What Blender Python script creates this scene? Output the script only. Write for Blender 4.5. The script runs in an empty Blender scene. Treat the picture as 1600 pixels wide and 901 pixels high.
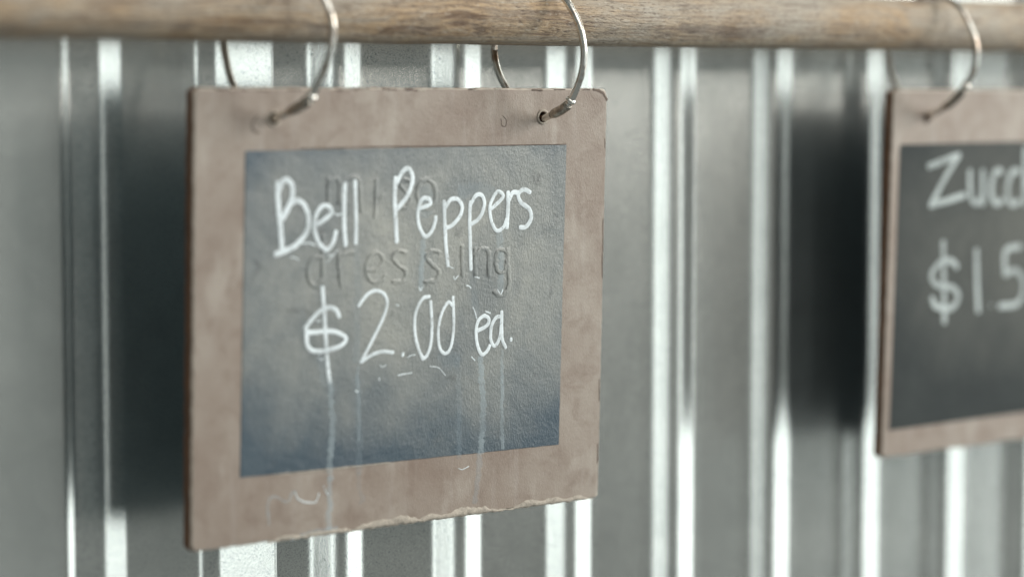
import bpy, bmesh, math, random
from mathutils import Vector, Matrix, noise
random.seed(7)
S = bpy.context.scene
COL = S.collection
rad = math.radians

# ------------------------------------------------------------------ camera
F, CX, CY = 4000.0, 800.0, 450.5            # focal length in photo pixels, image centre
YAW, PITCH = rad(50.1), math.atan(313.5 / 4000.0)
fw = Vector((math.cos(YAW) * math.cos(PITCH), math.sin(YAW) * math.cos(PITCH), -math.sin(PITCH)))
rt = Vector((math.sin(YAW), -math.cos(YAW), 0))
up = rt.cross(fw)
CAM = Vector((0, 0, 1.55))
cam = bpy.data.cameras.new('camera')
cam.sensor_width = 36.0
cam.lens = F / 1600.0 * 36.0
cam.clip_start, cam.clip_end = 0.02, 60
cam.dof.use_dof = True
cam.dof.focus_distance = 1.215
cam.dof.aperture_fstop = 2.8
cam.dof.aperture_blades = 0
co = bpy.data.objects.new('camera', cam)
COL.objects.link(co)
co.matrix_world = Matrix(((rt.x, up.x, -fw.x, CAM.x), (rt.y, up.y, -fw.y, CAM.y), (rt.z, up.z, -fw.z, CAM.z), (0, 0, 0, 1)))
S.camera = co
# ------------------------------------------------------------------ world, lamps, exposure
w = bpy.data.worlds.new('World'); S.world = w; w.use_nodes = True
bg = w.node_tree.nodes['Background']
bg.inputs[0].default_value = (0.59, 0.632, 0.605, 1)
bg.inputs[1].default_value = 0.27
S.view_settings.view_transform = 'Standard'
S.view_settings.look = 'None'
S.view_settings.exposure = 0.32
S.view_settings.gamma = 1.0
PIV = CAM + Vector((0.71, 0.924, -0.08))     # the middle of the near sign

def lamp(name, az, el, dist, sx, sy, radiance, col):
    """area lamp seen from the sign at azimuth az (0 = along the wall to the right, 90 = straight out of the wall)"""
    d = Vector((math.cos(rad(az)) * math.cos(rad(el)), -math.sin(rad(az)) * math.cos(rad(el)), math.sin(rad(el))))
    l = bpy.data.lights.new(name, 'AREA')
    l.shape = 'RECTANGLE'; l.size = sx; l.size_y = sy
    l.energy = radiance * math.pi * sx * sy
    l.color = col
    o = bpy.data.objects.new(name, l); COL.objects.link(o)
    o.location = PIV + d * dist
    o.rotation_euler = (-d).to_track_quat('-Z', 'Y').to_euler()
    return o
lamp('daylight_lamp', 40, 20, 3.0, 1.0, 1.2, 14.0, (1.0, 0.965, 0.90))
lamp('open_side_lamp', 80, 9, 3.2, 0.52, 3.4, 2.8, (0.93, 1.0, 0.985))
lamp('low_side_lamp', 18, 4, 3.4, 1.45, 2.9, 2.3, (0.93, 1.0, 0.985))
lamp('added_overhead_lamp', 80, 56, 3.0, 2.2, 1.6, 2.4, (1.0, 0.97, 0.91))  # unseen overhead lamp, added as diffuse fill for the boards and rail
S.render.engine = 'CYCLES'
S.cycles.max_bounces = 8
S.cycles.use_denoising = True

# ------------------------------------------------------------------ pose of the near sign (fitted to its corners)
TL = CAM + Vector((0.595213, 0.922005, 0.0))
rv = Vector((1.494, 0.141, 0.531))
MS = Matrix.Rotation(rad(rv.length), 3, rv.normalized())
BW, BH, BT = 0.238, 0.200, 0.0065
YW = TL.y + 0.0585                            # face of the wall's flat pans

def ray(x, y):
    return rt * ((x - CX) / F) - up * ((y - CY) / F) + fw

def sign_local(o, x, y):
    """photo pixel -> (u, v) on the front plane of a sign whose top-left corner is o"""
    n = MS @ Vector((0, -1, 0))
    r = ray(x, y)
    p = CAM + r * (n.dot(o - CAM) / n.dot(r))
    q = MS.transposed() @ (p - o)
    return (q.x, q.z)

# ------------------------------------------------------------------ helpers
def tag(o, label, cat, group=None):
    o['label'] = label; o['category'] = cat
    if group: o['group'] = group
    return o

def empty(name, loc, rot=None):
    o = bpy.data.objects.new(name, None); COL.objects.link(o)
    o.empty_display_size = 0.02
    m = (rot or Matrix.Identity(3)).to_4x4(); m.translation = loc
    o.matrix_world = m
    return o

def link(name, bm, mats, parent=None, smooth=True):
    me = bpy.data.meshes.new(name)
    bmesh.ops.recalc_face_normals(bm, faces=bm.faces) if name in RECALC else None
    bm.to_mesh(me); bm.free()
    for m in (mats if isinstance(mats, (list, tuple)) else [mats]):
        me.materials.append(m)
    if smooth:
        me.polygons.foreach_set('use_smooth', [True] * len(me.polygons))
    o = bpy.data.objects.new(name, me); COL.objects.link(o)
    if parent: o.parent = parent
    return o
RECALC = {'board', 'chalk_panel', 'bracket', 'clasp', 'collar', 'hinge', 'wire'}

def catmull(pts, n=6, closed=False):
    P = [Vector(p) for p in pts]
    if len(P) < 3: 
        return [P[0].lerp(P[-1], i / (n * 2)) for i in range(n * 2 + 1)]
    out = []
    N = len(P)
    for i in range(N if closed else N - 1):
        if closed:
            a, b, c, d = P[i - 1], P[i], P[(i + 1) % N], P[(i + 2) % N]
        else:
            b, c = P[i], P[i + 1]
            a = P[i - 1] if i else b * 2 - c
            d = P[i + 2] if i + 2 < N else c * 2 - b
        for k in range(n):
            t = k / n
            out.append(0.5 * ((2 * b) + (c - a) * t + (2 * a - 5 * b + 4 * c - d) * t * t + (3 * b - a - 3 * c + d) * t ** 3))
    if not closed: out.append(P[-1])
    return out

def tube(bm, pts, radii, segs=14, closed=False, cap=True):
    N = len(pts); rings = []
    ref = None
    for i, p in enumerate(pts):
        a = pts[i - 1] if (i or closed) else p
        b = pts[(i + 1) % N] if (i < N - 1 or closed) else p
        t = (b - a).normalized()
        if ref is None:
            ref = t.orthogonal().normalized()
        ref = (ref - t * ref.dot(t)).normalized()
        bi = t.cross(ref)
        r = radii[i] if hasattr(radii, '__len__') else radii
        rings.append([bm.verts.new(p + (ref * math.cos(2 * math.pi * k / segs) + bi * math.sin(2 * math.pi * k / segs)) * r) for k in range(segs)])
    for i in range(N if closed else N - 1):
        A, B = rings[i], rings[(i + 1) % N]
        if closed and i == N - 1:            # match the twist of the last ring to the first
            off = min(range(segs), key=lambda s: (B[s].co - A[0].co).length)
            B = B[off:] + B[:off]
        for k in range(segs):
            bm.faces.new((A[k], A[(k + 1) % segs], B[(k + 1) % segs], B[k]))
    if cap and not closed:
        bm.faces.new(rings[0]); bm.faces.new(rings[-1])

# ------------------------------------------------------------------ materials
class NT:
    def __init__(self, name):
        self.m = bpy.data.materials.new(name); self.m.use_nodes = True
        self.t = self.m.node_tree; self.b = self.t.nodes['Principled BSDF']
        self.out = self.t.nodes['Material Output']
        self.tc = self.n('ShaderNodeTexCoord')
    def n(self, k, **kw):
        nd = self.t.nodes.new(k)
        for a, v in kw.items(): setattr(nd, a, v)
        return nd
    def l(self, a, b): self.t.links.new(a, b)
    def mapping(self, scale=(1, 1, 1), rot=(0, 0, 0), loc=(0, 0, 0)):
        m = self.n('ShaderNodeMapping'); m.inputs['Scale'].default_value = scale
        m.inputs['Rotation'].default_value = rot; m.inputs['Location'].default_value = loc
        self.l(self.tc.outputs['Object'], m.inputs[0]); return m.outputs[0]
    def noise(self, scale, detail=4, rough=0.55, vec=None, dist=0.0):
        x = self.n('ShaderNodeTexNoise'); x.inputs['Scale'].default_value = scale
        x.inputs['Detail'].default_value = detail; x.inputs['Roughness'].default_value = rough
        x.inputs['Distortion'].default_value = dist
        self.l(vec if vec is not None else self.tc.outputs['Object'], x.inputs['Vector']); return x.outputs[0]
    def ramp(self, f, stops):
        r = self.n('ShaderNodeValToRGB'); e = r.color_ramp.elements
        while len(e) < len(stops): e.new(0.5)
        for el, (p, c) in zip(e, stops):
            el.position = p; el.color = (*(c if hasattr(c, '__len__') else (c,) * 3), 1)
        self.l(f, r.inputs[0]); return r.outputs[0]
    def mix(self, f, a, b, mode='MIX'):
        x = self.n('ShaderNodeMix', data_type='RGBA', blend_type=mode)
        for s, v in ((x.inputs[0], f), (x.inputs[6], a), (x.inputs[7], b)):
            if isinstance(v, (int, float)): s.default_value = v if s.type == 'VALUE' else (v, v, v, 1)
            elif isinstance(v, (tuple, list)): s.default_value = (*v, 1)
            else: self.l(v, s)
        return x.outputs[2]
    def math(self, op, a, b=0.0):
        x = self.n('ShaderNodeMath', operation=op)
        for s, v in ((x.inputs[0], a), (x.inputs[1], b)):
            if isinstance(v, (int, float)): s.default_value = v
            else: self.l(v, s)
        return x.outputs[0]
    def bump(self, h, strength, dist, prev=None):
        b = self.n('ShaderNodeBump'); b.inputs['Strength'].default_value = strength
        b.inputs['Distance'].default_value = dist
        self.l(h, b.inputs['Height'])
        if prev is not None: self.l(prev, b.inputs['Normal'])
        return b.outputs[0]
    def put(self, **kw):
        for k, v in kw.items():
            s = self.b.inputs[k.replace('_', ' ')]
            if isinstance(v, (int, float)): s.default_value = v
            elif isinstance(v, (tuple, list)): s.default_value = (*v, 1)
            else: self.l(v, s)
        return self.m

def mat_galvanised():
    t = NT('galvanised_steel')
    streak = t.noise(1.0, 5, 0.6, t.mapping((900, 900, 14)))
    blotch = t.noise(26, 5, 0.6, dist=0.5)
    speck = t.noise(1500, 2, 0.7)
    col = t.mix(t.ramp(blotch, [(0.3, 0), (0.75, 1)]), (0.52, 0.535, 0.51), (0.64, 0.65, 0.62))
    col = t.mix(t.ramp(speck, [(0.33, 1), (0.45, 0)]), col, (0.25, 0.28, 0.29))
    scr = t.noise(140, 6, 0.7, t.mapping((1, 1, 0.35)), 1.6)
    thin = t.ramp(scr, [(0.492, 0), (0.5, 1), (0.508, 0)])
    sm = t.math('MULTIPLY', thin, t.ramp(t.noise(30, 3), [(0.55, 0), (0.7, 0.5)]))
    col = t.mix(sm, col, (0.75, 0.78, 0.76))
    ro = t.ramp(t.mix(0.9, streak, speck), [(0.3, 0.215), (0.7, 0.27)])
    n = t.bump(speck, 0.08, 0.0004)
    n = t.bump(streak, 0.012, 0.0005, n)
    n = t.bump(t.noise(9, 2), 0.08, 0.004, n)
    return t.put(Base_Color=col, Metallic=0.93, Roughness=ro, Normal=n)

def mat_wood():
    t = NT('weathered_wood')
    warp = t.noise(7, 3, 0.5, t.mapping((1.0, 0.8, 0.8)))
    mp = t.mapping((1.5, 95, 95))
    add = t.n('ShaderNodeVectorMath', operation='ADD')
    sc = t.n('ShaderNodeVectorMath', operation='SCALE'); sc.inputs['Scale'].default_value = 3.2
    cv = t.n('ShaderNodeCombineXYZ'); t.l(warp, cv.inputs[1]); t.l(warp, cv.inputs[2])
    t.l(cv.outputs[0], sc.inputs[0]); t.l(mp, add.inputs[0]); t.l(sc.outputs[0], add.inputs[1])
    grain = t.noise(1.6, 6, 0.62, add.outputs[0])
    fine = t.noise(1.0, 4, 0.6, t.mapping((40, 900, 900)))
    pore = t.noise(1.0, 3, 0.65, t.mapping((260, 1300, 1300)))
    col = t.ramp(grain, [(0.28, (0.085, 0.05, 0.034)), (0.40, (0.27, 0.20, 0.14)), (0.50, (0.50, 0.36, 0.225)),
                         (0.57, (0.36, 0.30, 0.235)), (0.66, (0.52, 0.40, 0.27))])
    lines = t.noise(0.8, 2, 0.5, add.outputs[0])
    col = t.mix(t.math('MULTIPLY', t.ramp(lines, [(0.475, 0), (0.495, 1), (0.51, 0)]), 0.75), col, (0.10, 0.052, 0.034))
    col = t.mix(t.ramp(t.noise(26, 5, 0.65, t.mapping((0.5, 1, 1))), [(0.42, 0), (0.66, 0.85)]), col, (0.43, 0.395, 0.34))
    col = t.mix(t.ramp(t.noise(60, 4, 0.7, t.mapping((0.35, 1, 1), loc=(5, 5, 5))), [(0.60, 0), (0.70, 0.8)]), col, (0.10, 0.075, 0.06))
    col = t.mix(t.ramp(fine, [(0.3, 0.6), (0.5, 0)]), col, (0.13, 0.09, 0.07))
    col = t.mix(t.ramp(pore, [(0.32, 0.85), (0.46, 0)]), col, (0.11, 0.08, 0.062))
    col = t.mix(t.ramp(t.noise(1.0, 3, 0.65, t.mapping((300, 900, 900), loc=(4, 0, 1))), [(0.58, 0), (0.70, 0.55)]), col, (0.62, 0.57, 0.49))
    n = t.bump(pore, 0.9, 0.0008)
    n = t.bump(grain, 0.8, 0.0016, n)
    return t.put(Base_Color=col, Roughness=0.72, Normal=n, Specular_IOR_Level=0.3)

def linen(t, s=1.0):
    a = t.noise(1.0, 3, 0.6, t.mapping((1900, 1900, 620)))
    b = t.noise(700, 3, 0.6)
    return t.mix(0.45, a, b)

def mat_border():
    t = NT('taupe_paint')
    c = t.mix(t.ramp(t.noise(15, 5, 0.62), [(0.32, 0), (0.68, 1)]), (0.24, 0.182, 0.146), (0.355, 0.308, 0.264))
    c = t.mix(t.ramp(t.noise(70, 6, 0.68, None, 0.5), [(0.48, 0), (0.74, 0.7)]), c, (0.185, 0.130, 0.100))
    c = t.mix(t.ramp(t.noise(45, 4, 0.6, t.mapping((1, 1, 0.45), loc=(3, 1, 2))), [(0.56, 0), (0.76, 0.65)]), c, (0.47, 0.43, 0.38))
    c = t.mix(t.ramp(t.noise(1.0, 4, 0.6, t.mapping((160, 160, 9))), [(0.55, 0), (0.75, 0.4)]), c, (0.40, 0.36, 0.33))
    li = linen(t)
    c = t.mix(t.ramp(t.noise(1100, 2), [(0.25, 0.5), (0.36, 0)]), c, (0.14, 0.10, 0.085))
    n = t.bump(li, 0.45, 0.0006)
    n = t.bump(t.noise(40, 3), 0.25, 0.0015, n)
    return t.put(Base_Color=c, Roughness=0.42, Normal=n, Specular_IOR_Level=0.5)

def mat_panel(name, clean):
    t = NT(name)
    lo, hi = ((0.004, 0.030, 0.056), (0.010, 0.040, 0.066)) if not clean else ((0.014, 0.020, 0.021), (0.026, 0.033, 0.033))
    c = t.mix(t.ramp(t.noise(28, 5, 0.6), [(0.35, 0), (0.7, 1)]), lo, hi)
    # chalk residue and painted sheen in one pale patch, strongest at upper right
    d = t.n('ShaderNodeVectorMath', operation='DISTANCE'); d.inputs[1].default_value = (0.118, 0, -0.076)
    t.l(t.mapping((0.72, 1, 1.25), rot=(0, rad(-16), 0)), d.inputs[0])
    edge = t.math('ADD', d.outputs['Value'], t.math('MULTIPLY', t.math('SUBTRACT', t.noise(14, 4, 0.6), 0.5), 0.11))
    wiped_sheen = t.ramp(edge, [(0.03, 0.85), (0.075, 0.55), (0.107, 0.02)])
    dust_sheen = t.math('MULTIPLY', t.ramp(t.noise(33, 6, 0.66, t.mapping((1, 1, 0.7)), 0.6), [(0.30, 0.42), (0.70, 1.0)]), wiped_sheen)
    c = t.mix(dust_sheen if not clean else t.math('MULTIPLY', dust_sheen, 0.3), c, (0.345, 0.345, 0.305))
    c = t.mix(t.ramp(t.noise(1400, 2, 0.6), [(0.66, 0), (0.74, 0.5)]), c, (0.25, 0.28, 0.28))
    blot = t.ramp(t.noise(85, 4, 0.6, t.mapping((1, 1, 1), loc=(2, 2, 5))), [(0.62, 0), (0.72, 0.6)])
    c = t.mix(blot if not clean else 0.0, c, (0.03, 0.034, 0.034))
    li = linen(t)
    n = t.bump(li, 0.55 if not clean else 0.3, 0.0007)
    n = t.bump(t.noise(120, 4), 0.3, 0.0012, n)
    ro = t.ramp(t.noise(38, 5, 0.65, None, 0.4), [(0.3, 0.33), (0.7, 0.45)]) if not clean else 0.6
    return t.put(Base_Color=c, Roughness=ro, Normal=n, Specular_IOR_Level=1.0 if not clean else 0.25)

def mat_chalk(name, alpha, col=(0.80, 0.86, 0.87), patchy=0.5, scale=210):
    t = NT(name)
    c = t.mix(t.ramp(t.noise(scale, 4, 0.6), [(0.4, 0), (0.7, 1)]), col, tuple(x * 0.86 for x in col))
    hole = t.math('MULTIPLY', t.ramp(t.noise(scale * 2.2, 5, 0.75), [(0.30, 1 - patchy), (0.46, 1)]), t.ramp(t.noise(scale * 0.5, 3, 0.6), [(0.32, 1 - 0.6 * patchy), (0.58, 1)]))
    a = t.math('MULTIPLY', hole, alpha)
    n = t.bump(t.noise(900, 3), 0.35, 0.0004)
    return t.put(Base_Color=c, Roughness=0.75, Alpha=a, Normal=n, Specular_IOR_Level=0.3)

def mat_plain(name, col, rough=0.6, metal=0.0, var=0.25, scale=120, bump=0.3, spec=0.5):
    t = NT(name)
    c = t.mix(t.ramp(t.noise(scale, 5, 0.6), [(0.3, 0), (0.7, 1)]), tuple(x * (1 - var) for x in col), tuple(min(1, x * (1 + var)) for x in col))
    return t.put(Base_Color=c, Roughness=rough, Metallic=metal, Normal=t.bump(t.noise(scale * 6, 3), bump, 0.0005), Specular_IOR_Level=spec)

def mat_ring():
    t = NT('nickel_wire')
    tar = t.ramp(t.noise(95, 5, 0.65), [(0.48, 0), (0.66, 1)])
    c = t.mix(tar, (0.78, 0.76, 0.71), (0.42, 0.30, 0.22))
    ro = t.ramp(t.noise(160, 4), [(0.3, 0.11), (0.75, 0.26)])
    return t.put(Base_Color=c, Metallic=1.0, Roughness=ro, Normal=t.bump(t.noise(500, 3), 0.12, 0.0004))

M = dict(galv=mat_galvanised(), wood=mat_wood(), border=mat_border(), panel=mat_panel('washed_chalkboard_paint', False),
         panel2=mat_panel('clean_chalkboard_paint', True), chalk=mat_chalk('white_chalk_ink', 1.0, (0.87, 0.95, 0.99), patchy=0.62),
         chalk2=mat_chalk('grey_white_chalk', 0.85, (0.60, 0.67, 0.67), 0.6, 120),
         drip=mat_chalk('dried_chalk_water', 0.34, (0.60, 0.71, 0.76), 1.0, 110),
         haze=mat_chalk('thin_chalk_water', 0.13, (0.48, 0.60, 0.68), 1.0, 60),
         ghost=mat_chalk('old_ridge_shade', 0.42, (0.05, 0.055, 0.052), 1.0, 90),  # dark tone painted as the shaded side of the erased letters
         back=mat_plain('slate_back_paint', (0.19, 0.27, 0.32), 0.6), back2=mat_plain('dark_back_paint', (0.06, 0.09, 0.115), 0.6), core=mat_plain('hardboard_edge', (0.17, 0.082, 0.042), 0.7), ring=mat_ring(), tarnish=mat_plain('tarnished_brass', (0.40, 0.36, 0.31), 0.16, 1.0, 0.55, 420),
         rim=mat_plain('worn_edge_paint', (0.45, 0.40, 0.34), 0.7, 0, 0.3, 150),
         rust=mat_plain('rusty_hole', (0.10, 0.045, 0.022), 0.6, 0.2, 0.5, 900),
         chip=mat_plain('chipped_paint', (0.40, 0.355, 0.30), 0.75, 0, 0.3, 260, 0.8),
         scar=mat_plain('dark_scuff', (0.13, 0.095, 0.075), 0.7, 0, 0.3, 300),
         steel=mat_plain('dark_steel', (0.2, 0.2, 0.2), 0.5, 0.8))

# ------------------------------------------------------------------ the corrugated wall
PITCHW = 0.0731
SLOPE = math.tan(rad(16.5))
def rib(s):
    """height of one rib, s metres from its middle: shoulder, straight flank, flat crown, with soft bends"""
    a = abs(s)
    return RIBTAB[min(len(RIBTAB) - 1, int(a / 0.0001))]
def smooth01(t):
    t = max(0.0, min(1.0, t)); return t * t * (3 - 2 * t)
def flank(a):
    """slope of the profile at distance a from the rib's middle"""
    main = smooth01((a + 0.0015) / 0.0085) * (1 - smooth01((a - 0.0125) / 0.0065))
    sh = 0.10 * smooth01((a - 0.0188) / 0.0012) * (1 - smooth01((a - 0.0212) / 0.0012))
    return SLOPE * (main + sh)
RIBTAB = []
acc = 0.0
for k in range(240, -1, -1):
    acc += flank(k * 0.0001) * 0.0001
    RIBTAB.insert(0, acc)
ZB, ZT = CAM.z - 0.55, CAM.z + 0.45
def sheet(xs, hfun, yoff, parent):
    bm = bmesh.new()
    nz = 40
    cols = []
    for x in xs:
        col = []
        for k in range(nz + 1):
            z = ZB + (ZT - ZB) * k / nz
            wob = 0.0002 * noise.noise(Vector((x * 9, z * 4, 1.3)))
            col.append(bm.verts.new((x, yoff - hfun(x) + wob, z)))
        cols.append(col)
    for i in range(len(cols) - 1):
        for k in range(nz):
            bm.faces.new((cols[i][k], cols[i + 1][k], cols[i + 1][k + 1], cols[i][k + 1]))
    o = link('sheet', bm, M['galv'], parent)
    so = o.modifiers.new('thickness', 'SOLIDIFY'); so.thickness = 0.0007; so.offset = -1
    return o
def frange(a, b, n): return [a + (b - a) * i / n for i in range(n + 1)]
X0 = TL.x
wall = tag(empty('metal_wall', Vector((X0, YW + 0.004, ZB))), 'galvanised ribbed metal sheet wall behind the hanging signs', 'wall')
# world coordinates for the sheets: undo the empty's offset
def unparent_offset(o, parent):
    o.matrix_parent_inverse = parent.matrix_world.inverted()
LAP = X0 + 0.0760
def h_right(x):
    k = round((x - X0 - 0.1153) / PITCHW)
    if k < 0: return 0.0
    return rib(x - X0 - 0.1153 - k * PITCHW)
def h_left(x):
    """the left sheet: shallow pressed grooves (a steep bend, a flat floor, a slow rise), then the lapped edge"""
    q = x - X0
    if q > 0.0300:                           # the lapped edge: a shoulder, then one long slope up to the cut
        return 0.0004 * smooth01((q - 0.0365) / 0.003) + max(0.0, q - 0.0478) * math.tan(rad(11.0))
    while q < -0.045: q += PITCHW
    return GROOVE[max(0, min(len(GROOVE) - 1, int((q + 0.045) / 0.0001)))]
def bend(q, a, b):
    return smooth01((q - a + 0.0007) / 0.0014) * (1 - smooth01((q - b + 0.0007) / 0.0014))
GROOVE = []
acc = 0.0
for k in range(760):
    q = -0.045 + k * 0.0001
    acc += 0.0001 * (math.tan(rad(9.5)) * bend(q, -0.0112, -0.0009) - math.tan(rad(20.0)) * bend(q, -0.0310, -0.02626))
    GROOVE.append(acc)
bpy.context.view_layer.update()
sl = sheet(frange(X0 - 0.42, LAP, 520), h_left, YW - 0.0012, wall); unparent_offset(sl, wall)
sr = sheet(frange(X0 + 0.030, X0 + 1.25, 1100), h_right, YW, wall); unparent_offset(sr, wall)

# ------------------------------------------------------------------ the wooden rail
RZ = CAM.z + 0.0336
RY = TL.y + 0.0055
RR = 0.0138
rail = tag(empty('wooden_rail', Vector((X0 + 0.25, RY, RZ))), 'weathered round wooden pole that the signs hang from', 'rail')
bm = bmesh.new()
NR, NS = 420, 72
rings = []
for i in range(NR + 1):
    x = -0.72 + 1.44 * i / NR
    ring = []
    for k in range(NS):
        a = 2 * math.pi * k / NS
        d = Vector((0, math.cos(a), math.sin(a)))
        r = RR * (1 + 0.022 * noise.noise(Vector((x * 7, d.y * 1.3, d.z * 1.3))) + 0.010 * noise.noise(Vector((x * 32, d.y * 3, d.z * 3 + 5))))
        r -= 0.0007 * max(0, noise.noise(Vector((x * 24 + 9, d.y * 4, d.z * 4))) - 0.25)
        ring.append(bm.verts.new((x, d.y * r, d.z * r)))
    rings.append(ring)
for i in range(NR):
    for k in range(NS):
        bm.faces.new((rings[i][k], rings[i + 1][k], rings[i + 1][(k + 1) % NS], rings[i][(k + 1) % NS]))
bm.faces.new(rings[0]); bm.faces.new(rings[-1])
link('pole', bm, M['wood'], rail)
for sx in (-0.62, 0.66):                     # stand-off brackets where the pole is fixed to the wall, beyond the frame
    bm = bmesh.new()
    tube(bm, [Vector((sx, 0.008, 0)), Vector((sx, YW - RY - 0.003, 0))], 0.006, 16)
    tube(bm, [Vector((sx, YW - RY - 0.006, 0)), Vector((sx, YW - RY - 0.001, 0))], 0.022, 24)
    link('bracket', bm, M['steel'], rail, smooth=False)

# ------------------------------------------------------------------ signs
HOLES2 = ((0.0285, -0.0149), (0.1966, -0.0134))
HOLES = ((0.0413, -0.0133), (0.1966, -0.0134))
def outline(inset, seed, step=0.0016):
    """closed outline of the board, worn and uneven, corners rounded"""
    r = 0.0030
    pts = []
    def seg(a, b):
        n = max(2, int((Vector(b) - Vector(a)).length / step))
        for i in range(n): pts.append(Vector(a).lerp(Vector(b), i / n))
    x0, x1, z0, z1 = inset, BW - inset, -inset, -BH + inset
    seg((x0 + r, z0), (x1 - r * 1.3, z0))
    for i in range(6):
        a = math.pi / 2 * (1 - i / 6); pts.append(Vector((x1 - r * 1.3 + r * 1.3 * math.cos(a), z0 - r * 1.3 + r * 1.3 * math.sin(a))))
    seg((x1, z0 - r * 1.3), (x1, z1 + r))
    for i in range(6):
        a = -math.pi / 2 * i / 6; pts.append(Vector((x1 - r + r * math.cos(a), z1 + r + r * math.sin(a))))
    seg((x1 - r, z1), (x0 + r, z1))
    for i in range(6):
        a = -math.pi / 2 - math.pi / 2 * i / 6; pts.append(Vector((x0 + r + r * math.cos(a), z1 + r + r * math.sin(a))))
    seg((x0, z1 + r), (x0, z0 - r))
    for i in range(6):
        a = math.pi - math.pi / 2 * i / 6; pts.append(Vector((x0 + r + r * math.cos(a), z0 - r + r * math.sin(a))))
    c = Vector((BW / 2, -BH / 2))
    out = []
    for p in pts:
        amp = 0.00035
        if p.y < z1 + 0.004: amp = 0.0008
        d = (p - c).normalized()
        q = noise.noise(Vector((p.x * 210, p.y * 210, seed))) + 0.6 * noise.noise(Vector((p.x * 620, p.y * 620, seed + 3)))
        out.append(p + d * amp * q)
    return out

def holed_face(bm, loop, holes, y, mat):
    es = []
    for ring in [loop] + holes:
        n = len(ring)
        for i in range(n):
            e = bm.edges.get((ring[i], ring[(i + 1) % n])) or bm.edges.new((ring[i], ring[(i + 1) % n]))
            es.append(e)
    res = bmesh.ops.triangle_fill(bm, edges=es, use_beauty=True)
    for g in res['geom']:
        if isinstance(g, bmesh.types.BMFace): g.material_index = mat

def ribbon(bm, pts, width, lift, dome, jit=0.06, taper=None, seed=0.0):
    """a stroke of dried paint: domed band along pts (u, v) on the sign's face"""
    n = len(pts); rows = []
    L = [0.0]
    for i in range(1, n): L.append(L[-1] + (pts[i] - pts[i - 1]).length)
    tot = max(L[-1], 1e-6)
    def row(p, t, hw, s):
        nrm = Vector((-t.y, t.x))
        k1 = 1 + jit * 2 * noise.noise(Vector((p.x * 900, p.y * 900, seed))); k2 = 1 + jit * 2 * noise.noise(Vector((p.x * 900, p.y * 900, seed + 7)))
        r = []
        for q, hgt in ((-1, 0), (-0.6, 0.75), (0, 1), (0.6, 0.75), (1, 0)):
            o = p + nrm * hw * q * (k1 if q < 0 else k2)
            r.append(bm.verts.new((o.x, -(lift + dome * hgt * s), o.y)))
        return r
    t0 = (pts[1] - pts[0]).normalized(); t1 = (pts[-1] - pts[-2]).normalized()
    hw0 = width / 2
    W = lambda f: hw0 * (taper(f) if taper else 1)
    for k in (0.15, 0.45, 0.8):
        rows.append(row(pts[0] - t0 * W(0) * (1 - k), t0, W(0) * math.sqrt(1 - (1 - k) ** 2), 0.4 + 0.5 * k))
    for i in range(n):
        a = pts[max(0, i - 1)]; b = pts[min(n - 1, i + 1)]
        rows.append(row(pts[i], (b - a).normalized(), W(L[i] / tot), 1.0))
    for k in (0.8, 0.45, 0.15):
        rows.append(row(pts[-1] + t1 * W(1) * (1 - k), t1, W(1) * math.sqrt(1 - (1 - k) ** 2), 0.4 + 0.5 * k))
    for a, b in zip(rows[:-1], rows[1:]):
        for k in range(4):
            bm.faces.new((a[k], a[k + 1], b[k + 1], b[k]))

PX = 1 / 3390.0                              # metres per photo pixel on the near sign (for stroke widths)
PLIFT = 0.00025                              # thickness of the chalkboard paint

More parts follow.
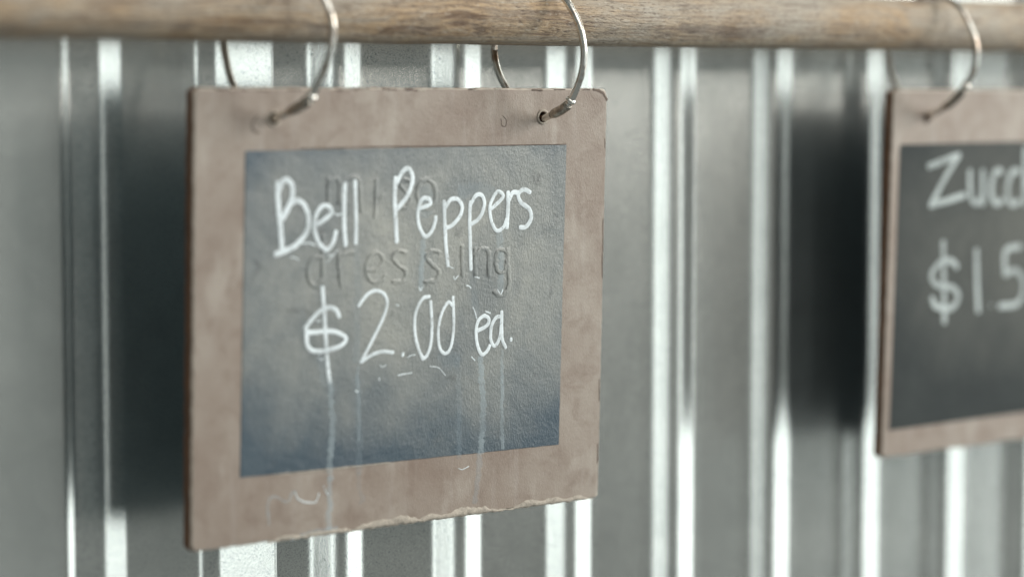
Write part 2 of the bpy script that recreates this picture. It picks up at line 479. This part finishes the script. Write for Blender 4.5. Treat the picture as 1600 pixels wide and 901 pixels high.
def make_sign(name, o, label, panel_mat, panel_px, seed, HOLES):
    s = tag(empty(name, o, MS), label, 'sign', 'chalkboard price signs on the rail')
    bm = bmesh.new()
    loops = [[bm.verts.new((p.x, y, p.y)) for p in outline(ins, seed)] for ins, y in ((0.0007, 0.0), (0.0, 0.0008), (0.0, BT - 0.0006), (0.0006, BT))]
    n = len(loops[0])
    for li in range(3):
        A, B = loops[li], loops[li + 1]
        for i in range(n):
            f = bm.faces.new((A[i], A[(i + 1) % n], B[(i + 1) % n], B[i]))
            f.material_index = (4, 1, 3)[li]
    hf, hb = [], []
    for hx, hz in HOLES:
        a = [bm.verts.new((hx + 0.0027 * math.cos(2 * math.pi * k / 20), 0.0, hz + 0.0027 * math.sin(2 * math.pi * k / 20))) for k in range(20)]
        b = [bm.verts.new((v.co.x, BT, v.co.z)) for v in a]
        for k in range(20):
            f = bm.faces.new((a[k], a[(k + 1) % 20], b[(k + 1) % 20], b[k])); f.material_index = 2
        hf.append(a); hb.append(b)
    holed_face(bm, loops[0], hf, 0.0, 0)
    holed_face(bm, loops[3], hb, BT, 3)
    board = link('board', bm, [M['border'], M['core'], M['rust'], M['back'] if seed < 5 else M['back2'], M['rim']], s, smooth=False)
    # rim of each drilled hole
    for hx, hz in HOLES:
        bm = bmesh.new()
        c = [Vector((hx + 0.0031 * math.cos(2 * math.pi * k / 24) * (1 + 0.06 * random.random()), -0.0001, hz + 0.0031 * math.sin(2 * math.pi * k / 24))) for k in range(24)]
        tube(bm, c, 0.0006, 8, closed=True)
        link('hole_rim', bm, M['chip'] if seed < 5 else M['border'], s)
    # chalkboard panel: a coat of paint with a lip, corners from the photograph
    q = [Vector(sign_local(o, x, y)) for x, y in panel_px]
    if len(q) == 2:                          # the right half lies beyond the frame: same margin as on the left
        q = [q[0], Vector((BW - 0.0235, q[0].y + 0.001)), Vector((BW - 0.0235, q[1].y + 0.0015)), q[1]]
    bm = bmesh.new()
    lo, hi = [], []
    for i in range(4):
        a, b = q[i], q[(i + 1) % 4]
        N = 110
        for k in range(N):
            p = a.lerp(b, k / N)
            j = 0.00022 * noise.noise(Vector((p.x * 260, p.y * 260, seed + 11)))
            cdir = (p - (q[0] + q[2]) / 2).normalized()
            p = p + cdir * j
            lo.append(bm.verts.new((p.x, -0.00002, p.y)))
            pi = p - cdir * 0.0002
            hi.append(bm.verts.new((pi.x, -PLIFT, pi.y)))
    N = len(lo)
    for i in range(N):
        bm.faces.new((lo[i], lo[(i + 1) % N], hi[(i + 1) % N], hi[i]))
    bm.faces.new(hi)
    panel = link('chalk_panel', bm, panel_mat, s, smooth=False)
    return s, panel

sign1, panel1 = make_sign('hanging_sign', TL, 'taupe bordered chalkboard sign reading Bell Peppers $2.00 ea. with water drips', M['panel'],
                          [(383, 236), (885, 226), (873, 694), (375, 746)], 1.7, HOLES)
O2 = TL + MS @ Vector((0.4466, 0, 0))
sign2, panel2 = make_sign('hanging_sign', O2, 'cleaner dark chalkboard sign whose price starts $1.5 under the word Zucchini', M['panel2'],
                          [(1406, 226), (1389, 672)], 9.3, HOLES2)

def stroke_obj(name, o, panel, strokes, width, mat, lift=PLIFT, dome=0.00013, jit=0.08, n=6, taper=None):
    bm = bmesh.new()
    for k, st in enumerate(strokes):
        pts = [Vector(sign_local(o, x, y)) for x, y in st]
        sp = catmull(pts, n)
        ribbon(bm, sp, width * PX, lift + 0.00003 * k + 0.00002, dome, jit, taper, seed=random.random() * 50)
    return link(name, bm, mat, panel)

LETTERS = {
 'B': [[(433,286),(434,320),(438,360),(440,392)], [(435,296),(440,285),(447,281),(455,289),(456,306),(449,326),(441,341)],
       [(441,341),(450,322),(462,313),(474,320),(481,340),(478,362),(462,382),(444,392),(430,397)]],
 'e': [[(496,350),(512,338),(518,330),(510,321),(500,324),(492,340),(491,360),(498,380),(510,390),(520,378),(524,362)]],
 'l': [[(538,287),(537,320),(537,352),(539,382)]],
 'l2': [[(554,283),(555,320),(555.5,352),(555,379)]],
 'P': [[(617,278),(616,310),(617,335),(619,377)], [(619,286),(627,269.5),(636,263),(643,272),(643,286),(636,305),(621,325)]],
 'e2': [[(654,326),(665,322),(672,318),(670,311),(661,309.5),(655,318),(652,333),(654,352),(663,369),(673,362),(679,347.5),(680,339)]],
 'p': [[(693,315),(694,345),(696,383),(699,414)], [(695,324),(703,312),(714,311),(721,322),(718,337),(705,352),(695,356)]],
 'p2': [[(734,316),(733,345),(734,383),(735,420)], [(735,318),(743,305),(752,305),(756,316),(753,331),(745.5,343),(735,350)]],
 'e3': [[(768,325),(781,313),(785.5,305),(777,299),(769,310),(764.5,324),(767,345),(775,360),(785.5,355),(791,341)]],
 'r': [[(793,301),(793,324),(791,355)], [(794,313),(800,301),(809,301)]],
 's': [[(827,300),(817,296),(809,304),(813,316),(826,326.5),(829,341),(821,354),(812,355)]],
 'dollar': [[(529,494),(524,484),(513,480),(498,487),(484,502),(477,513),(484,519),(511,517),(529,520),(540,529),(531,540),(511,546.5),(491,548),(480,540),(478,522)],
            [(503,449),(505.5,487),(508,527),(510,558),(514,595)]],
 '2': [[(560,477),(571,462),(584,454),(598,458),(604,471),(600,491),(586.5,520),(573,546.5),(563,565)], [(563,565),(578,555),(595,549),(613,550)]],
 'dot': [[(629,552),(628,555)]],
 '0': [[(670,463),(660,466),(650,484),(647,506),(650,534),(661,559),(671,542),(674,510),(672,471)]],
 '0b': [[(705,476),(699,472),(689,490),(684,516),(686,542),(695,552),(704,540),(708,510),(707,464)]],
 'e4': [[(744,517),(760,508),(763,498),(756,493),(747,500),(743,516),(745,538),(752,553),(760,548),(764,540)]],
 'a': [[(782,494),(774,496),(767,510),(766,530),(772,540),(780,526),(783,496)], [(783,487),(783,510),(784,530),(789,542)]],
 'dot2': [[(797.6,529),(797.6,531)]],
}
WID = {'B': 8.6, 'e': 7.2, 'l': 7.6, 'l2': 7.0, 'P': 7.6, 'e2': 6.6, 'p': 6.8, 'p2': 6.8, 'e3': 6.4, 'r': 7.8, 's': 7.6, 'dollar': 7.2, '2': 5.8,
       'dot': 4.6, '0': 5.8, '0b': 5.6, 'e4': 6.4, 'a': 6.4, 'dot2': 6.0}
for k, st in LETTERS.items():
    name = 'full_stop' if k.startswith('dot') else 'dollar_sign' if k == 'dollar' else 'digit' if k[0].isdigit() else 'letter'
    stroke_obj(name, TL, panel1, st, WID[k], M['chalk'], lift=PLIFT + 0.00014)

# faint raised writing left from an older price (miso dressing)
GHOST = [
 [[(513,278),(513,318)], [(514,290),(522,279),(530,284),(531,318)], [(531,290),(544,278),(560,284),(564,330)]],
 [[(588,281),(587,310),(586,340)]],
 [[(642,284),(631,280),(625,288),(634,300),(641,312),(634,324),(623,322)]],
 [[(668,279),(656,286),(652,305),(659,324),(671,326),(680,312),(679,292),(668,279)]],
 [[(505,368),(504,400),(505,448)], [(504,402),(490,402),(481,420),(485,442),(496,446),(504,434)]],
 [[(529,394),(530,420),(533,448)], [(530,408),(540,396),(552,394)]],
 [[(576,424),(594,416),(598,404),(588,394),(576,404),(572,422),(580,440),(594,438),(602,430)]],
 [[(634,394),(622,392),(614,402),(622,414),(634,424),(630,438),(614,440)]],
 [[(686,394),(674,392),(666,402),(676,414),(686,424),(680,438),(664,440)]],
 [[(722,384),(722,408),(723,432)]],
 [[(742,388),(742,410),(743,432)], [(743,400),(752,388),(763,394),(764,432)]],
 [[(792,394),(780,390),(774,404),(778,424),(788,424),(792,408)], [(793,388),(794,420),(795,446),(784,462),(772,456)]],
]
for g in GHOST:
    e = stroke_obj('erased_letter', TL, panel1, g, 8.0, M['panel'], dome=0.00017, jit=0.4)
    # shade painted as a dark line along one side of the old ridge: joined into the same letter
    bm = bmesh.new(); bm.from_mesh(e.data)
    nf = len(bm.faces)
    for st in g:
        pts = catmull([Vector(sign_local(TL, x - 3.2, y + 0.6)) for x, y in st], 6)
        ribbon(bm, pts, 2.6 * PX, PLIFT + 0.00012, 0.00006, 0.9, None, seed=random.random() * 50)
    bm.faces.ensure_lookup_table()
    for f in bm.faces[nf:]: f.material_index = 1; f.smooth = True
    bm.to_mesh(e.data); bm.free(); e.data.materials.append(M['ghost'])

DRIPS = [([(515,598),(517,630),(519,660),(518,690),(514,722),(516,745)], 11, 'drip'), ([(516,748),(515,770),(516,790),(512,806),(514,824)], 10, 'drip'),
         ([(560,572),(557,592),(559,610),(560,640),(559,688)], 3, 'drip'), ([(558,590),(559,640),(560,735)], 13, 'haze'), ([(560,740),(562,765),(567,778),(562,784)], 8, 'haze'),
         ([(750,560),(753,600),(754,650),(750,705)], 11, 'drip'), ([(749,708),(748,735),(742,782)], 11, 'haze'), ([(783,548),(784,600),(783,650),(785,698)], 7, 'drip'),
         ([(714,562),(717,620),(716,712)], 10, 'haze'), ([(661,376),(659,405),(657,450)], 10, 'drip'), ([(779,364),(782,400),(781,455)], 12, 'drip'),
         ([(735,424),(740,460),(744,492)], 13, 'haze'), ([(506,394),(503,420),(503,446)], 13, 'haze'), ([(556,384),(558,440),(558,470)], 13, 'haze'), ([(558,480),(557,530),(556,562)], 12, 'haze'),
         ([(500,560),(512,606),(520,612)], 16, 'haze'), ([(690,556),(700,566),(712,560)], 20, 'haze'), ([(664,300),(668,314),(666,330)], 24, 'haze'), ([(722,300),(742,296),(766,300)], 22, 'haze')]
for k, (st, wd, mm) in enumerate(DRIPS):
    st = [(x + random.uniform(-0.8, 0.8), y) for x, y in [tuple(v) for v in catmull(st, 3)]]
    onb = st[0][1] > 700
    stroke_obj('drip', TL, sign1 if onb else panel1, [st], wd, M[mm], lift=(0.00004 if onb else PLIFT + 0.00001) + 0.00001 * (k % 5), dome=0.00007, jit=0.38)
CURLS = [[(470,380),(482,379.5),(492,383)], [(453,402),(460,402),(466,406)], [(520,333),(527,336),(533,334)], [(511,409),(519,400),(527,390)], [(738,480),(741,486),(744,497)],
         [(671,572),(684,574),(691,581),(695,586)], [(636,558),(641,555),(648,554)], [(621,586),(632,584),(642,582)], [(736,557),(741,563)], [(728,446),(732,446.5),(735,450)],
         [(708,432),(710,436),(715,431)], [(699,414),(703,417),(708,419)], [(593,570),(597,573),(602,570)], [(512,399),(520,398)], [(497,379),(503,381)],
         [(654,448),(656,454),(659,449)], [(777,452),(781,460),(785,452)], [(656,556),(660,562),(668,556)], [(494,502),(499,501)], [(504,560),(500,562),(497,558)], [(758,486),(765,489)],
         [(555,610),(558,612)], [(592,594),(592,590)], [(618,476),(622,477)], [(741,432),(748,434)]]
for c in CURLS:
    stroke_obj('chalk_fleck', TL, panel1, [c], random.uniform(1.4, 2.6), M['chalk'], lift=PLIFT + 0.00008, dome=0.00008, jit=0.4, n=4)
for c, wd in (([(461,768),(464,777),(471,782),(480,784),(492,784),(497,776),(498,770)], 1.7), ([(420,818),(419,782),(432,776),(448,784),(456,770),(461,767)], 3.4),
              ([(716,731),(722,733),(732,728)], 1.4), ([(505,757),(508,766),(512,772)], 1.2), ([(455,842),(478,836),(500,832),(520,829)], 2.6), ([(470,836),(490,829),(512,826),(526,824)], 5)):
    stroke_obj('chalk_fleck', TL, sign1, [c], wd, M['chalk'] if wd < 3 else M['drip'], lift=0.0001, dome=0.0001, jit=0.4, n=5)

# chipped pale paint along the bottom edge
def chip_strip(o, s, x0, x1, hmax, seed):
    bm = bmesh.new(); rows = []
    N = 150
    for i in range(N + 1):
        x = x0 + (x1 - x0) * i / N
        h = hmax * max(0.12, 0.55 + 0.9 * noise.noise(Vector((x * 75, seed, 0))) + 0.18 * noise.noise(Vector((x * 330, seed, 3)))) * min(1, 8 * i / N, 8 * (N - i) / N) + 0.0003
        r = []
        for k in range(6):
            f = k / 5
            y = -0.00004 - (0.0007 * math.sin(math.pi * min(1, f * 1.0)) * (0.5 + 0.8 * abs(noise.noise(Vector((x * 420, f * 3, seed))))) if 0 < k < 5 else 0)
            r.append(bm.verts.new((x, y + (0.0007 if k == 0 else 0), -BH - 0.00045 + h * f + 0.0006 * noise.noise(Vector((x * 300, seed, 9))) * (1 - f))))
        rows.append(r)
    for a, b in zip(rows[:-1], rows[1:]):
        for k in range(5): bm.faces.new((a[k], b[k], b[k + 1], a[k + 1]))
    return link('chipped_edge', bm, M['chip'], s)
chip_strip(TL, sign1, 0.040, 0.088, 0.0036, 1.0)
chip_strip(TL, sign1, 0.084, 0.176, 0.0058, 4.0)
chip_strip(TL, sign1, 0.170, 0.234, 0.0040, 8.0)
# worn top-right corner, old punch marks, scuffs
def scuff(st, wd, mat, dome=0.00012, name='scuff'):
    stroke_obj(name, TL, sign1, [st], wd, M[mat], lift=0.00003, dome=dome, jit=0.3)
scuff([(927,140),(936,142),(943,147),(948,156)], 4.5, 'scar', name='worn_corner')
scuff([(402,182),(396,189),(394,198),(398,206),(405,208)], 2.6, 'scar')
scuff([(786,181),(791,188),(790,197),(784,196),(783,186)], 1.2, 'scar')
for k in range(26):
    x = random.uniform(330, 930); y = 139.5 + random.uniform(-0.5, 1.5)
    scuff([(x, y), (x + random.uniform(6, 22), y + random.uniform(-0.6, 1.2))], random.uniform(1.5, 3.4), 'scar' if k % 3 else 'chip')
for k in range(9):
    y = random.uniform(190, 740); x = 947 - (y - 140) * 0.0235
    scuff([(x, y), (x + random.uniform(-0.6, 0.3), y + random.uniform(10, 40))], random.uniform(1.0, 2.0), 'scar')
# paint lip under the panel
stroke_obj('paint_lip', TL, sign1, [[(425,741.5),(470,737),(520,731.5),(570,726.5),(610,722)]], 2.2, M['chip'], lift=0.0001, dome=0.00025, jit=0.4)
stroke_obj('paint_lip', TL, sign1, [[(470,232),(560,230),(650,228.5),(760,227.5),(884,225.5)]], 1.6, M['scar'], lift=0.0001, dome=0.0002, jit=0.5)

# writing on the far sign
L2 = [('letter', [[(1451,260),(1474,251),(1497,243)], [(1497,243),(1475,280),(1454,320)], [(1454,320),(1480,313),(1506,305)]]),
      ('letter', [[(1515,268),(1515,292),(1518,312),(1527,317),(1534,303),(1535,268)], [(1535,268),(1535,318)]]),
      ('letter', [[(1564,268),(1555,268),(1549,285),(1549,306),(1556,318),(1566,313)]]),
      ('letter', [[(1591,268),(1582,268),(1575,285),(1574,306),(1581,319),(1592,314)]]),
      ('letter', [[(1602,232),(1601,275),(1601,318)], [(1602,292),(1611,272),(1620,280),(1620,316)]]),
      ('letter', [[(1636,274),(1636,314)], [(1636,255),(1636,257)]]),
      ('letter', [[(1652,274),(1652,313)], [(1653,288),(1662,272),(1671,280),(1671,312)]]),
      ('letter', [[(1686,272),(1686,310)], [(1686,252),(1686,254)]]),
      ('dollar_sign', [[(1494,416),(1485,407),(1468,411),(1455,429),(1463,445),(1487,449),(1497,464),(1485,481),(1462,478),(1456,466)], [(1473,379),(1474,440),(1475,502)]]),
      ('digit', [[(1525,392),(1526,440),(1528,485)]]), ('full_stop', [[(1548,476),(1548,478)]]),
      ('digit', [[(1593,385),(1571,392),(1570,428)], [(1570,428),(1588,423),(1599,444),(1590,473),(1562,478)]]),
      ('digit', [[(1634,384),(1622,402),(1619,440),(1627,470),(1638,466),(1646,432),(1643,395),(1634,384)]])]
for nm, st in L2:
    stroke_obj(nm, O2, panel2, st, 12.0 if nm != 'full_stop' else 5, M['chalk2'])

# ------------------------------------------------------------------ binder rings
R1 = [(0,-13.2),(11,-9.8),(21,-5.1),(28,4.2),(32.5,12.9),(34.8,21),(34.8,27.8),(32.2,34.6),(27,41),(18,46.5),(6,49),(-6,48.8),(-17,45),(-26,37),(-30.5,27),(-30.6,20.4),(-29,12),(-25.4,2.1),(-19,-5),(-9,-11)]
R2 = [(0,-14.2),(8,-12.3),(18.4,-7.7),(25.6,2.1),(29.0,11),(28.9,20),(26,28.8),(20.6,36.3),(15.0,41.8),(6,47.0),(-3.5,49.2),(-14,47.4),(-25,41),(-33,31),(-36,21),(-36.0,15.5),(-33.4,8.2),(-28.5,1.3),(-20,-7),(-9,-12.8)]
R3 = [(0,-14.9),(13.5,-9.6),(24.6,-1),(31.9,10.9),(33,21.1),(29.3,31.4),(23.8,40),(16.2,45.7),(8,48.5),(-3,49.2),(-14,46),(-24,39),(-30,30),(-30.5,23.6),(-29,14.8),(-24.6,2.5),(-16,-8),(-7,-13.5)]
def make_ring(o, hole, pts, yaw, label, wr=0.0017):
    h = o + MS @ Vector((hole[0], 0, hole[1]))
    base = Vector((h.x, h.y, CAM.z))
    e = tag(empty('binder_ring', base, Matrix.Rotation(rad(yaw), 3, 'Z')), label, 'ring', 'metal binder rings holding the signs')
    P = catmull([(0, -d / 1000, z / 1000) for d, z in pts], 10, closed=True)
    bm = bmesh.new(); tube(bm, P, wr, 18, closed=True); link('wire', bm, M['ring'], e)
    # clasp: a swollen sleeve just in front of the hole, ending in a grooved collar
    i0, i1 = 8, 20
    seg = P[i0:i1 + 1]
    bm = bmesh.new()
    n = len(seg)
    tube(bm, seg, [0.0016 + 0.0008 * min(1, (k + 0.4) / 3, (n - k - 0.4) / 1.5) for k in range(n)], 18)
    link('clasp', bm, M['tarnish'], e)
    bm = bmesh.new(); tube(bm, [P[i1 + 1], P[i1 + 2], P[i1 + 3]], [0.0020, 0.0027, 0.0020], 18); link('collar', bm, M['ring'], e)
    j = int(len(P) * 0.60)
    bm = bmesh.new(); tube(bm, P[j - 3:j + 4], 0.0026, 16); link('hinge', bm, M['ring'], e)
    return e
make_ring(TL, HOLES[0], R1, 11, 'tarnished metal binder ring through the hole above the word Bell')
make_ring(TL, HOLES[1], R2, 0, 'shiny metal binder ring through the hole above the end of the word Peppers')
make_ring(O2, (0.0285, -0.0149), R3, 0, 'metal binder ring through the hole above the letter Z')
make_ring(O2, HOLES[1], R2, 3, 'metal binder ring through the hole above the end of the word Zucchini')
